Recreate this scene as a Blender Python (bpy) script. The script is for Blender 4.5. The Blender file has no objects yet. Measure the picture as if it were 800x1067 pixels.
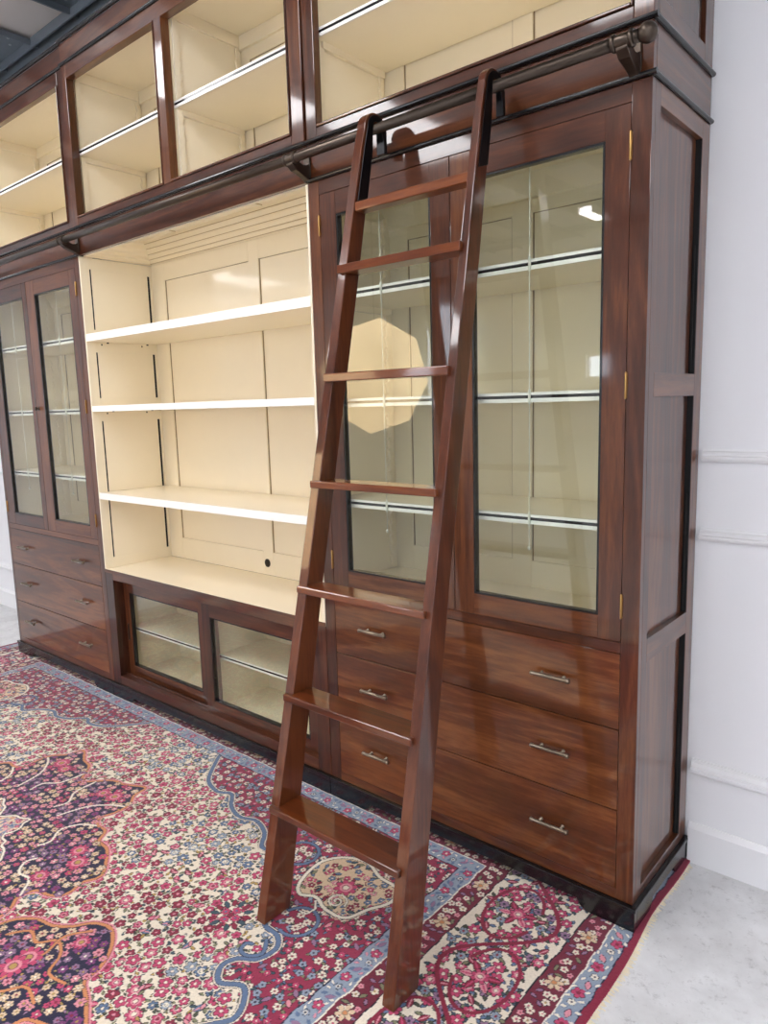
import bpy, bmesh, math, random
import numpy as np
from mathutils import Vector
PI = math.pi
SC = bpy.context.scene
COL = SC.collection

# ------------------------------------------------------------------ camera, world, light, exposure
cd = bpy.data.cameras.new('camera')
cam = bpy.data.objects.new('camera', cd); COL.objects.link(cam)
cam.location = (0.6873, -1.7995, 1.4591)
cam.rotation_euler = (1.42356, 0.02777, 0.70763)
cd.sensor_fit = 'VERTICAL'; cd.sensor_height = 24; cd.sensor_width = 24
cd.lens = 753.91 / 1067 * 24
cd.clip_start = 0.05; cd.clip_end = 100
SC.camera = cam
vs = SC.view_settings
SC.display_settings.display_device = 'sRGB'
vs.view_transform = 'Standard'; vs.look = 'None'; vs.gamma = 1; vs.use_curve_mapping = False
vs.exposure = 1.45
SC.cycles.max_bounces = 10; SC.cycles.diffuse_bounces = 5; SC.cycles.glossy_bounces = 5
SC.cycles.transparent_max_bounces = 24; SC.cycles.caustics_reflective = False
SC.cycles.sample_clamp_indirect = 6
SC.cycles.use_denoising = True

LAMP_E = 5.2        # ceiling light diffusers
PEND_E = 1.8        # paper pendant lantern
DAY_E = 13         # daylight through the shop windows (W per window)
w = bpy.data.worlds.new('sky'); SC.world = w; w.use_nodes = True
wn = w.node_tree.nodes; wn['Background'].inputs[0].default_value = (0.72, 0.84, 1.0, 1); wn['Background'].inputs[1].default_value = 2.0

# rooms and units (metres).  x along the cabinet wall, y into it, z up; rug top is z = 0
X0, X1, X2, X3 = -3.885, -2.752, -1.163, 0.0
DEP = 0.4275; YW = 0.432; ZT = 2.20
ZFLOOR = -0.008
ZCEIL = 3.62
WIN = [(-6.42, -5.90, 1.42, 2.95), (-3.74, -3.40, 1.74, 2.05), (1.3, 2.9, 0.9, 2.6)]
for i, (a, b, c, d) in enumerate(WIN):
    L = bpy.data.lights.new('daylight', 'AREA'); L.shape = 'RECTANGLE'; L.size = b - a; L.size_y = d - c
    L.energy = DAY_E * (3.0 if i == 0 else 1.0) * (b - a) * (d - c) / 4; L.color = (0.86, 0.93, 1.0)
    lo = bpy.data.objects.new('daylight', L); COL.objects.link(lo)
    lo.location = ((a + b) / 2, -7.75, (c + d) / 2); lo.rotation_euler = (PI / 2, 0, 0)

# ------------------------------------------------------------------ materials
def lin(c):
    return tuple(((v / 255) / 12.92 if v / 255 <= 0.04045 else ((v / 255 + 0.055) / 1.055) ** 2.4) for v in c)
def rgba(c): return (*lin(c), 1)
def newmat(name):
    m = bpy.data.materials.new(name); m.use_nodes = True
    return m, m.node_tree, m.node_tree.nodes['Principled BSDF']
def sock(n, *names):
    for k in names:
        if k in n.inputs: return n.inputs[k]
def plain(name, c, rough=0.5, metal=0.0, var=0.03, scale=8, bump=0.0, coat=0.0, spec=None):
    m, t, p = newmat(name)
    tc = t.nodes.new('ShaderNodeTexCoord'); nz = t.nodes.new('ShaderNodeTexNoise')
    nz.inputs['Scale'].default_value = scale; nz.inputs['Detail'].default_value = 4
    t.links.new(tc.outputs['Object'], nz.inputs['Vector'])
    mx = t.nodes.new('ShaderNodeMix'); mx.data_type = 'RGBA'
    l = lin(c)
    mx.inputs[6].default_value = (*[v * (1 - var) for v in l], 1); mx.inputs[7].default_value = (*[min(1, v * (1 + var)) for v in l], 1)
    t.links.new(nz.outputs['Fac'], mx.inputs[0]); t.links.new(mx.outputs[2], p.inputs['Base Color'])
    p.inputs['Roughness'].default_value = rough; p.inputs['Metallic'].default_value = metal
    if coat: sock(p, 'Coat Weight').default_value = coat; sock(p, 'Coat Roughness').default_value = 0.06
    if spec is not None: sock(p, 'Specular IOR Level').default_value = spec
    if bump:
        b = t.nodes.new('ShaderNodeBump'); b.inputs['Strength'].default_value = bump; b.inputs['Distance'].default_value = 0.01
        t.links.new(nz.outputs['Fac'], b.inputs['Height']); t.links.new(b.outputs[0], p.inputs['Normal'])
    return m
def wood(name, axis, dark, mid, light, rough=0.34, coat=1.0, coat_r=0.06, figure=1.0, ring=0.08):
    m, t, p = newmat(name)
    N = t.nodes; Lk = t.links
    tc = N.new('ShaderNodeTexCoord'); oi = N.new('ShaderNodeObjectInfo')
    mp = N.new('ShaderNodeMapping')
    s = [7.0, 7.0, 7.0]; s['xyz'.index(axis)] = 0.7
    mp.inputs['Scale'].default_value = s
    mul = N.new('ShaderNodeVectorMath'); mul.operation = 'SCALE'; mul.inputs[0].default_value = (13.1, 7.7, 5.3)
    Lk.new(oi.outputs['Random'], mul.inputs['Scale'])
    add = N.new('ShaderNodeVectorMath'); Lk.new(tc.outputs['Object'], add.inputs[0]); Lk.new(mul.outputs[0], add.inputs[1])
    Lk.new(add.outputs[0], mp.inputs['Vector'])
    n1 = N.new('ShaderNodeTexNoise'); n1.inputs['Scale'].default_value = 1.3; n1.inputs['Detail'].default_value = 3; n1.inputs['Distortion'].default_value = 0.8
    Lk.new(mp.outputs[0], n1.inputs['Vector'])
    # rings: fract-like sine of the noise gives figured bands
    ma = N.new('ShaderNodeMath'); ma.operation = 'MULTIPLY'; ma.inputs[1].default_value = 26 * figure; Lk.new(n1.outputs['Fac'], ma.inputs[0])
    sn = N.new('ShaderNodeMath'); sn.operation = 'SINE'; Lk.new(ma.outputs[0], sn.inputs[0])
    n2 = N.new('ShaderNodeTexNoise'); n2.inputs['Scale'].default_value = 14; n2.inputs['Detail'].default_value = 6; n2.inputs['Roughness'].default_value = 0.7
    Lk.new(mp.outputs[0], n2.inputs['Vector'])
    n3 = N.new('ShaderNodeTexNoise'); n3.inputs['Scale'].default_value = 0.7; n3.inputs['Detail'].default_value = 2
    Lk.new(mp.outputs[0], n3.inputs['Vector'])
    c1 = N.new('ShaderNodeMath'); c1.operation = 'MULTIPLY_ADD'; c1.inputs[1].default_value = ring; c1.inputs[2].default_value = 0.0; Lk.new(sn.outputs[0], c1.inputs[0])
    c2 = N.new('ShaderNodeMath'); c2.operation = 'MULTIPLY_ADD'; c2.inputs[1].default_value = 0.55; Lk.new(n2.outputs['Fac'], c2.inputs[0]); Lk.new(c1.outputs[0], c2.inputs[2])
    c3 = N.new('ShaderNodeMath'); c3.operation = 'MULTIPLY_ADD'; c3.inputs[1].default_value = 0.80; Lk.new(n3.outputs['Fac'], c3.inputs[0]); Lk.new(c2.outputs[0], c3.inputs[2])
    c4 = N.new('ShaderNodeMath'); c4.operation = 'MULTIPLY_ADD'; c4.inputs[1].default_value = 0.16; Lk.new(oi.outputs['Random'], c4.inputs[0]); Lk.new(c3.outputs[0], c4.inputs[2])
    r = N.new('ShaderNodeValToRGB'); Lk.new(c4.outputs[0], r.inputs[0])
    e = r.color_ramp.elements; e[0].position = 0.46; e[0].color = rgba(dark); e[1].position = 1.06; e[1].color = rgba(light)
    k = e.new(0.76); k.color = rgba(mid)
    Lk.new(r.outputs[0], p.inputs['Base Color'])
    rr = N.new('ShaderNodeMapRange'); rr.inputs['To Min'].default_value = rough - 0.06; rr.inputs['To Max'].default_value = rough + 0.08
    Lk.new(n2.outputs['Fac'], rr.inputs['Value']); Lk.new(rr.outputs[0], p.inputs['Roughness'])
    sock(p, 'Coat Weight').default_value = coat; sock(p, 'Coat Roughness').default_value = coat_r; sock(p, 'Specular IOR Level').default_value = 0.2
    b = N.new('ShaderNodeBump'); b.inputs['Strength'].default_value = 0.06; b.inputs['Distance'].default_value = 0.003
    Lk.new(n2.outputs['Fac'], b.inputs['Height']); Lk.new(b.outputs[0], p.inputs['Normal'])
    return m
MD, MM, ML = (44, 20, 11), (80, 41, 22), (112, 65, 35)
WX = wood('mahogany_along_x', 'x', MD, MM, ML)
WZ = wood('mahogany_along_z', 'z', MD, MM, ML)
WY = wood('mahogany_along_y', 'y', MD, MM, ML)
WDR = wood('mahogany_drawer_front', 'x', (56, 26, 11), (92, 48, 21), (128, 76, 38), figure=1.0, ring=0.09)
WLZ = wood('mahogany_ladder_stile', 'z', (50, 22, 10), (82, 38, 18), (104, 54, 27), rough=0.3)
WLX = wood('mahogany_ladder_tread', 'x', (62, 27, 11), (98, 46, 19), (124, 66, 30), rough=0.3)
EBON = plain('ebonised_wood', (14, 14, 17), rough=0.25, var=0.2, coat=0.3)
GAP = plain('black_for_gap_shade_and_cord', (10, 9, 9), rough=0.8)  # black put into gaps and recesses for their shade; also the cord
BRACKDK = plain('dark_wood_backing', (40, 18, 10), rough=0.5)
CREAM = plain('cream_paint', (245, 234, 209), rough=0.32, var=0.02, coat=0.35)
WHITE_EDGE = plain('white_paint', (252, 250, 246), rough=0.25, var=0.01)
BRONZE = plain('aged_bronze', (74, 64, 56), rough=0.3, metal=0.8, var=0.15, scale=20)
NICKEL = plain('brushed_pewter', (140, 128, 112), rough=0.3, metal=1.0, var=0.08, scale=60)
BRASS = plain('brass', (186, 146, 88), rough=0.28, metal=1.0, var=0.08, scale=60)
WALLM = plain('white_wall_paint', (240, 240, 243), rough=0.55, var=0.012, scale=3)
TRIMM = plain('white_gloss_trim', (242, 242, 244), rough=0.3, var=0.01)
STEEL = plain('galvanised_steel', (120, 130, 140), rough=0.45, metal=0.4, var=0.12, scale=14)
TILE = plain('grey_ceiling_tile', (215, 211, 210), rough=0.7, var=0.04, scale=3)
RODM = plain('white_cord', (225, 225, 215), rough=0.4)
IRON = plain('black_iron', (16, 16, 20), rough=0.28, metal=0.6)
HOLE = plain('dark_hole', (30, 26, 22), rough=0.9)

def glass(name, tint, refl_add=0.0):
    m = bpy.data.materials.new(name); m.use_nodes = True; t = m.node_tree; N = t.nodes
    for n in list(N): N.remove(n)
    out = N.new('ShaderNodeOutputMaterial'); tr = N.new('ShaderNodeBsdfTransparent'); gl = N.new('ShaderNodeBsdfGlossy')
    mx = N.new('ShaderNodeMixShader'); fr = N.new('ShaderNodeFresnel'); fr.inputs['IOR'].default_value = 1.5
    geo = N.new('ShaderNodeNewGeometry')
    tr.inputs[0].default_value = (*tint, 1); gl.inputs['Roughness'].default_value = 0.0; gl.inputs[0].default_value = (1, 1, 1, 1)
    # a pane is a thin slab; leaving it must not read as total internal reflection
    inv = N.new('ShaderNodeMath'); inv.operation = 'SUBTRACT'; inv.inputs[0].default_value = 1.0
    t.links.new(geo.outputs['Backfacing'], inv.inputs[1])
    mu = N.new('ShaderNodeMath'); mu.operation = 'MULTIPLY'; t.links.new(fr.outputs[0], mu.inputs[0]); t.links.new(inv.outputs[0], mu.inputs[1])
    m2 = N.new('ShaderNodeMath'); m2.operation = 'MULTIPLY'; m2.inputs[1].default_value = 1.8; m2.use_clamp = True; t.links.new(mu.outputs[0], m2.inputs[0])
    t.links.new(m2.outputs[0], mx.inputs[0]); t.links.new(tr.outputs[0], mx.inputs[1]); t.links.new(gl.outputs[0], mx.inputs[2]); t.links.new(mx.outputs[0], out.inputs[0])
    return m
GLASS = glass('clear_glass', (0.955, 0.975, 0.945))

def emit(name, c, s, scale=3.0, var=0.12):
    m, t, p = newmat(name)
    p.inputs['Base Color'].default_value = rgba(c)
    tc = t.nodes.new('ShaderNodeTexCoord'); nz = t.nodes.new('ShaderNodeTexNoise'); nz.inputs['Scale'].default_value = scale; nz.inputs['Detail'].default_value = 3
    t.links.new(tc.outputs['Object'], nz.inputs['Vector'])
    mr = t.nodes.new('ShaderNodeMapRange'); mr.inputs['To Min'].default_value = s * (1 - var); mr.inputs['To Max'].default_value = s * (1 + var)
    t.links.new(nz.outputs['Fac'], mr.inputs['Value'])
    sock(p, 'Emission Color').default_value = rgba(c); t.links.new(mr.outputs[0], sock(p, 'Emission Strength'))
    return m

# ------------------------------------------------------------------ mesh builder
class MB:
    def __init__(s): s.v = []; s.f = []; s.mi = []; s.sm = []
    def raw(s, vs, fs, mi=0, smooth=False):
        o = len(s.v); s.v += [tuple(p) for p in vs]
        for f in fs: s.f.append([i + o for i in f]); s.mi.append(mi); s.sm.append(smooth)
        return s
    def box(s, x0, x1, y0, y1, z0, z1, mi=0):
        if x0 > x1: x0, x1 = x1, x0
        if y0 > y1: y0, y1 = y1, y0
        if z0 > z1: z0, z1 = z1, z0
        v = [(x, y, z) for x in (x0, x1) for y in (y0, y1) for z in (z0, z1)]
        return s.raw(v, [(0, 1, 3, 2), (4, 6, 7, 5), (0, 4, 5, 1), (2, 3, 7, 6), (0, 2, 6, 4), (1, 5, 7, 3)], mi)
    def frame(s, x0, x1, z0, z1, l, r, b, t, y0, y1, mv=0, mh=0):
        """flat frame in the xz plane: stiles take material mv, rails mh"""
        s.box(x0, x0 + l, y0, y1, z0, z1, mv); s.box(x1 - r, x1, y0, y1, z0, z1, mv)
        if b: s.box(x0 + l, x1 - r, y0, y1, z0, z0 + b, mh)
        s.box(x0 + l, x1 - r, y0, y1, z1 - t, z1, mh)
        return s
    def prism(s, poly, axis, a, b, mi=0, smooth=False):
        """poly in the two other axes (order x,y,z without axis) extruded along axis"""
        n = len(poly)
        def P(u, q):
            if axis == 'x': return (u, q[0], q[1])
            if axis == 'y': return (q[0], u, q[1])
            return (q[0], q[1], u)
        area = sum(poly[i][0] * poly[(i + 1) % n][1] - poly[(i + 1) % n][0] * poly[i][1] for i in range(n))
        if area < 0: poly = poly[::-1]
        if axis == 'y': poly = poly[::-1]
        v = [P(a, q) for q in poly] + [P(b, q) for q in poly]
        if b < a: v = [P(b, q) for q in poly] + [P(a, q) for q in poly]
        fs = [list(range(n))[::-1], list(range(n, 2 * n))]
        s.raw(v, fs, mi)
        o = len(s.v) - 2 * n
        for i in range(n):
            j = (i + 1) % n
            s.f.append([o + i, o + j, o + n + j, o + n + i]); s.mi.append(mi); s.sm.append(smooth)
        return s
    def tube(s, p0, p1, r0, r1=None, n=20, mi=0, caps=True):
        return s.lathe(p0, p1, [(0, r0), (1, r0 if r1 is None else r1)], n, mi, caps)
    def lathe(s, p0, p1, prof, n=20, mi=0, caps=True):
        p0 = Vector(p0); p1 = Vector(p1); d = p1 - p0; L = d.length; d.normalize()
        a = d.orthogonal().normalized(); b = d.cross(a)
        o = len(s.v)
        for t, r in prof:
            c = p0 + d * (t * L)
            for k in range(n):
                g = 2 * PI * k / n; s.v.append(tuple(c + (a * math.cos(g) + b * math.sin(g)) * r))
        for i in range(len(prof) - 1):
            for k in range(n):
                k2 = (k + 1) % n
                s.f.append([o + i * n + k, o + i * n + k2, o + (i + 1) * n + k2, o + (i + 1) * n + k]); s.mi.append(mi); s.sm.append(True)
        if caps:
            s.f.append([o + k for k in range(n)][::-1]); s.mi.append(mi); s.sm.append(False)
            e = o + (len(prof) - 1) * n
            s.f.append([e + k for k in range(n)]); s.mi.append(mi); s.sm.append(False)
        return s
def obj(name, mb, mats, parent=None, bevel=0.0, root=None, seg=2, origin=None):
    if not isinstance(mats, (list, tuple)): mats = [mats]
    off = Vector((0, 0, 0))
    if parent is not None: off = world_of(parent)
    elif origin is not None: off = Vector(origin)
    me = bpy.data.meshes.new(name)
    me.from_pydata([(x - off.x, y - off.y, z - off.z) for x, y, z in mb.v], [], mb.f)
    for m in mats: me.materials.append(m)
    me.polygons.foreach_set('material_index', mb.mi); me.polygons.foreach_set('use_smooth', mb.sm)
    me.update()
    bm = bmesh.new(); bm.from_mesh(me); bmesh.ops.recalc_face_normals(bm, faces=bm.faces); bm.to_mesh(me); bm.free()
    o = bpy.data.objects.new(name, me); COL.objects.link(o)
    if parent is not None: o.parent = parent
    elif origin is not None: o.location = origin
    if bevel:
        b = o.modifiers.new('bevel', 'BEVEL'); b.width = bevel; b.segments = seg; b.limit_method = 'ANGLE'; b.angle_limit = math.radians(40)
        b.harden_normals = False
    return o
def world_of(o):
    p = Vector((0, 0, 0))
    while o is not None: p += o.location; o = o.parent
    return p
def thing(name, label, cat, loc, group=None):
    o = bpy.data.objects.new(name, None); COL.objects.link(o); o.location = loc; o.empty_display_size = 0.1
    o['label'] = label; o['category'] = cat
    if group: o['group'] = group
    return o
def struct(name, mb, mats, bevel=0.0):
    o = obj(name, mb, mats, bevel=bevel); o['kind'] = 'structure'; return o
def moulding_line(x0, x1, zc, h, pr, yb=0.0):
    """a half-round moulding along x standing pr in front of y = yb"""
    poly = [(yb + 0.001, zc - h / 2)] + [(yb - pr * (0.25 + 0.75 * math.sin(PI * k / 8)), zc - h / 2 * math.cos(PI * k / 8)) for k in range(9)] + [(yb + 0.001, zc + h / 2)]
    return poly

# ------------------------------------------------------------------ the room
RX0, RX1, RY0 = -9.5, 3.6, -7.6
def floor_mat():
    m, t, p = newmat('polished_concrete'); N = t.nodes; Lk = t.links
    tc = N.new('ShaderNodeTexCoord')
    n1 = N.new('ShaderNodeTexNoise'); n1.inputs['Scale'].default_value = 3.5; n1.inputs['Detail'].default_value = 8; n1.inputs['Roughness'].default_value = 0.65
    n2 = N.new('ShaderNodeTexNoise'); n2.inputs['Scale'].default_value = 34; n2.inputs['Detail'].default_value = 10; n2.inputs['Roughness'].default_value = 0.82; n2.inputs['Distortion'].default_value = 0.3
    for n in (n1, n2): Lk.new(tc.outputs['Object'], n.inputs['Vector'])
    r1 = N.new('ShaderNodeValToRGB'); r1.color_ramp.elements[0].position = 0.3; r1.color_ramp.elements[0].color = rgba((200, 200, 200)); r1.color_ramp.elements[1].position = 0.62; r1.color_ramp.elements[1].color = rgba((232, 233, 234))
    r2 = N.new('ShaderNodeValToRGB'); r2.color_ramp.elements[0].position = 0.27; r2.color_ramp.elements[0].color = rgba((110, 104, 100)); r2.color_ramp.elements[1].position = 0.46; r2.color_ramp.elements[1].color = (1, 1, 1, 1)
    Lk.new(n1.outputs['Fac'], r1.inputs[0]); Lk.new(n2.outputs['Fac'], r2.inputs[0])
    mx = N.new('ShaderNodeMix'); mx.data_type = 'RGBA'; mx.blend_type = 'MULTIPLY'; mx.inputs[0].default_value = 0.6
    Lk.new(r1.outputs[0], mx.inputs[6]); Lk.new(r2.outputs[0], mx.inputs[7]); Lk.new(mx.outputs[2], p.inputs['Base Color'])
    p.inputs['Roughness'].default_value = 0.38
    b = N.new('ShaderNodeBump'); b.inputs['Strength'].default_value = 0.08; b.inputs['Distance'].default_value = 0.003; Lk.new(n2.outputs['Fac'], b.inputs['Height']); Lk.new(b.outputs[0], p.inputs['Normal'])
    return m
struct('floor', MB().box(RX0, RX1, RY0, YW + 0.1, ZFLOOR - 0.1, ZFLOOR), floor_mat())
struct('wall_back', MB().box(RX0, RX1, YW, YW + 0.1, ZFLOOR, ZCEIL + 0.1), WALLM)
struct('wall_right', MB().box(RX1, RX1 + 0.1, RY0, YW + 0.1, ZFLOOR, ZCEIL + 0.1), WALLM)
struct('wall_left', MB().box(RX0 - 0.1, RX0, RY0, YW + 0.1, ZFLOOR, ZCEIL + 0.1), WALLM)
mb = MB(); xs = RX0
for a, b, c, d in WIN:
    mb.box(xs, a, RY0 - 0.15, RY0, ZFLOOR, ZCEIL + 0.1); mb.box(a, b, RY0 - 0.15, RY0, ZFLOOR, c); mb.box(a, b, RY0 - 0.15, RY0, d, ZCEIL + 0.1); xs = b
mb.box(xs, RX1, RY0 - 0.15, RY0, ZFLOOR, ZCEIL + 0.1)
struct('wall_front', mb, WALLM)
for i, (a, b, c, d) in enumerate(WIN):
    fw = 0.06 if b - a > 1 else 0.02
    mb = MB().frame(a, b, c, d, fw, fw, fw, fw, RY0 - 0.12, RY0 - 0.06)
    n = 2 if b - a > 1.5 else 0
    for k in range(1, n + 1):
        x = a + (b - a) * k / (n + 1); mb.box(x - 0.02, x + 0.02, RY0 - 0.12, RY0 - 0.06, c, d)
    if i == 0:
        for k in range(int((d - c - 0.12) / 0.05)): mb.box(a + 0.06, b - 0.06, RY0 - 0.05, RY0 - 0.02, c + 0.07 + k * 0.05, c + 0.092 + k * 0.05)
    struct('window_%d' % (i + 1), mb, TRIMM)
# ceiling: dull tiles carried by steel channels
mb = MB().box(RX0, RX1, RY0, YW, ZCEIL + 0.01, ZCEIL + 0.06)
ceil = struct('ceiling', mb, TILE)
mb = MB()
tx0, tx1, ty1 = -3.80, -3.32, 0.375   # the tile seen top left
px, py = 0.92, 1.25
for k in range(-7, 9):
    a = tx1 + k * px
    b = a + px - (tx1 - tx0)
    if a > RX1 or b < RX0: continue
    a = max(a, RX0); b = min(b, RX1)
    mb.box(a, b, RY0, YW, ZCEIL - 0.004, ZCEIL)
    for e in (a, b): mb.box(e - 0.006, e + 0.006, RY0, YW, ZCEIL - 0.035, ZCEIL - 0.004)
for k in range(0, 7):
    y = ty1 - k * py
    mb.box(RX0, RX1, y, min(YW, y + 0.10), ZCEIL - 0.006, ZCEIL + 0.004)
    mb.box(RX0, RX1, y - 0.006, y + 0.004, ZCEIL - 0.05, ZCEIL + 0.004)
mb.box(RX0, RX1, YW - 0.012, YW - 0.0005, 3.17, ZCEIL - 0.004)
struct('trim_1', mb, STEEL)
mb = MB()
for k in range(-1, 3):
    for s in (0.07, 0.16, 0.30, 0.37):
        for j in range(60):
            x = tx1 + k * px + s; y = ty1 - 0.06 - j * 0.085 - (0.04 if s in (0.16, 0.37) else 0)
            if x < -2.6 and x > -5.2: mb.tube((x, y, ZCEIL - 0.0075), (x, y, ZCEIL - 0.003), 0.008, n=10)
struct('trim_2', mb, plain('bright_rivets', (170, 176, 184), rough=0.4, metal=0.5))
# wall mouldings
def rail_profile(z, h, d, base=None):
    y = YW - 0.0005
    return [(y, z), (y - d * 0.55, z + h * 0.05), (y - d * 0.95, z + h * 0.25), (y - d, z + h * 0.42), (y - d * 0.72, z + h * 0.5), (y - d * 0.72, z + h * 0.6), (y - d * 0.5, z + h * 0.75), (y - d * 0.25, z + h * 0.82), (y - d * 0.22, z + h), (y, z + h)]
n = 3
for z, h in ((0.287, 0.050), (1.031, 0.038), (1.266, 0.040)):
    struct('trim_%d' % n, MB().prism(rail_profile(z, h, 0.022), 'x', X3 + 0.012, RX1), TRIMM); n += 1
    struct('trim_%d' % n, MB().prism(rail_profile(z, h, 0.022), 'x', RX0, X0 - 0.014), TRIMM); n += 1
y = YW - 0.0005
bp_ = [(y, ZFLOOR), (y - 0.018, ZFLOOR), (y - 0.018, 0.108), (y - 0.010, 0.118), (y - 0.006, 0.124), (y, 0.124)]
mb = MB().prism(bp_, 'x', X3 + 0.012, RX1); mb.prism(bp_, 'x', RX0, X0 - 0.014)
struct('baseboard_back', mb, TRIMM)
struct('baseboard_right', MB().box(RX1 - 0.016, RX1 - 0.0005, RY0, YW - 0.02, ZFLOOR, 0.12), TRIMM)

# ceiling lights (long diffuser panels) over the shop floor; first known by its reflection, rest added for light
LDIF = emit('light_diffuser', (252, 251, 253), LAMP_E, var=0.02)
LFR = plain('lamp_housing', (230, 230, 230), rough=0.4)
for (x, yy) in [(-3.05, -6.3), (-3.0, -2.9), (-0.2, -6.0), (-0.2, -3.4), (2.3, -5.0), (2.3, -2.0), (-8.9, -5.3), (-7.4, -1.4), (-0.9, -1.7), (-3.4, -1.5)]:
    t = thing('ceiling_light', 'long white ceiling light panel over the shop floor, most of them added for light', 'ceiling light', (x, yy, ZCEIL - 0.12), 'ceiling light panels')
    hw, hl = (0.32, 0.62) if yy > -6.2 else (0.09, 0.24)
    obj('housing', MB().frame(x - hw, x + hw, ZCEIL - 0.12, ZCEIL - 0.04, 0.012, 0.012, 0.0, 0.012, yy - hl, yy + hl), LFR, t)
    obj('diffuser', MB().box(x - hw + 0.015, x + hw - 0.015, yy - hl + 0.02, yy + hl - 0.02, ZCEIL - 0.115, ZCEIL - 0.105), LDIF, t)

# paper pendant lantern (only its reflection is seen in the glass of the tall doors)
px_, py_, pz_ = -3.13, -2.55, 1.68
t = thing('pendant_lantern', 'large faceted octagonal cream paper lantern hanging, reflected in the glass door', 'lamp', (px_, py_, pz_))
mb = MB(); R_ = 0.415
ax = Vector((0.62, 0.78, 0)).normalized(); side = Vector((-ax.y, ax.x, 0)); up = Vector((0, 0, 1))
def oct_ring(r, off, tw=0.0): return [tuple(Vector((px_, py_, pz_)) + ax * off + side * (r * math.cos(0.12 + tw + k * PI / 4)) + up * (1.08 * r * math.sin(0.12 + tw + k * PI / 4))) for k in range(8)]
rings = [oct_ring(R_ * 0.55, -0.16), oct_ring(R_, -0.06), oct_ring(R_, 0.06), oct_ring(R_ * 0.55, 0.16)]
V = sum(rings, [])
F = [list(range(8))[::-1], list(range(24, 32))]
for i in range(3):
    for k in range(8): F.append([i * 8 + k, i * 8 + (k + 1) % 8, (i + 1) * 8 + (k + 1) % 8, (i + 1) * 8 + k])
mb.raw(V, F)
obj('shade', mb, emit('glowing_cream_paper', (255, 224, 176), PEND_E, scale=6, var=0.25), t)
obj('cord', MB().tube((px_, py_, pz_ + 0.40), (px_, py_, ZCEIL - 0.006), 0.004, n=8), GAP, t)

# ------------------------------------------------------------------ cabinet pieces
def plinth(parent, x0, x1, fr_l=0.20, fr_r=0.20, side_r=False, end_r=0.0, end_l=0.0):
    """black bracket-foot plinth, standing 10 mm proud"""
    zt, zb, c = 0.070, 0.030, 0.02
    xl, xr = x0 - end_l, x1 + end_r
    poly = [(xl, 0.0005), (x0 + fr_l - c, 0.0005), (x0 + fr_l, 0.012), (x0 + fr_l + 0.01, zb), (x1 - fr_r - 0.01, zb), (x1 - fr_r, 0.012), (x1 - fr_r + c, 0.0005), (xr, 0.0005), (xr, zt), (xl, zt)]
    mb = MB().prism(poly, 'y', -0.010, 0.012)
    sp = [(0.012, 0.0005), (0.105, 0.0005), (0.12, 0.012), (0.13, zb), (0.30, zb), (0.31, 0.012), (0.325, 0.0005), (DEP, 0.0005), (DEP, zt), (0.012, zt)]
    for s, e in ((xl, xl + 0.02), (xr - 0.02, xr)): mb.prism(sp, 'x', s, e)
    mb.box(xl - (0.004 if end_l else 0), xr + (0.004 if end_r else 0), -0.014, DEP, zt - 0.008, zt + 0.0025)
    obj('plinth', mb, EBON, parent, bevel=0.0015)
def bar_handle(parent, xc, z, yf=0.0, L=0.122):
    mb = MB()
    prof = [(0, 0.0050), (0.02, 0.0068), (0.07, 0.0068), (0.09, 0.0054), (0.5, 0.0062), (0.91, 0.0054), (0.93, 0.0068), (0.98, 0.0068), (1, 0.0050)]
    mb.lathe((xc - L / 2, yf - 0.022, z), (xc + L / 2, yf - 0.022, z), prof, 14)
    for s in (-1, 1):
        mb.lathe((xc + s * 0.034, yf + 0.001, z), (xc + s * 0.034, yf - 0.020, z), [(0, 0.0055), (0.12, 0.0055), (0.16, 0.0034), (1, 0.0034)], 12)
    return obj('handle', mb, NICKEL, parent)
def hinge(parent, x, z, h=0.068):
    mb = MB(); mb.lathe((x, -0.0035, z - h / 2), (x, -0.0035, z + h / 2), [(0, 0.001), (0.03, 0.003), (0.05, 0.0022), (0.07, 0.0030), (0.93, 0.0030), (0.95, 0.0022), (0.97, 0.003), (1, 0.001)], 10)
    mb.box(x - 0.0032, x + 0.0032, -0.001, 0.004, z - h / 2 + 0.003, z + h / 2 - 0.003)
    o = obj('hinge', mb, BRASS, parent); return o
def glazed_door(parent, x0, x1, z0, z1, gx0, gx1, gz0, gz1, hinge_side, yf=0.0, hz=(0.917, 1.490, 2.057), g=0.0012, hinges=True):
    mb = MB(); y0, y1 = yf, yf + 0.022
    mb.box(x0 + g, gx0, y0, y1, z0 + g, z1 - g, 0); mb.box(gx1, x1 - g, y0, y1, z0 + g, z1 - g, 0)
    mb.box(gx0, gx1, y0, y1, z0 + g, gz0, 1); mb.box(gx0, gx1, y0, y1, gz1, z1 - g, 1)
    d = obj('door', mb, [WZ, WX], parent, bevel=0.0012)
    bd = 0.006
    obj('glazing_bead', MB().frame(gx0 + 0.0005, gx1 - 0.0005, gz0 + 0.0005, gz1 - 0.0005, bd, bd, bd, bd, y0 + 0.001, y1), EBON, d, bevel=0.0008)
    obj('glass_pane', MB().box(gx0 + bd * 0.5, gx1 - bd * 0.5, y0 + 0.010, y0 + 0.014, gz0 + bd * 0.5, gz1 - bd * 0.5), GLASS, d)
    if hinges:
        hx = x0 if hinge_side < 0 else x1
        for z in hz: hinge(d, hx, z)
    return d
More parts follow.
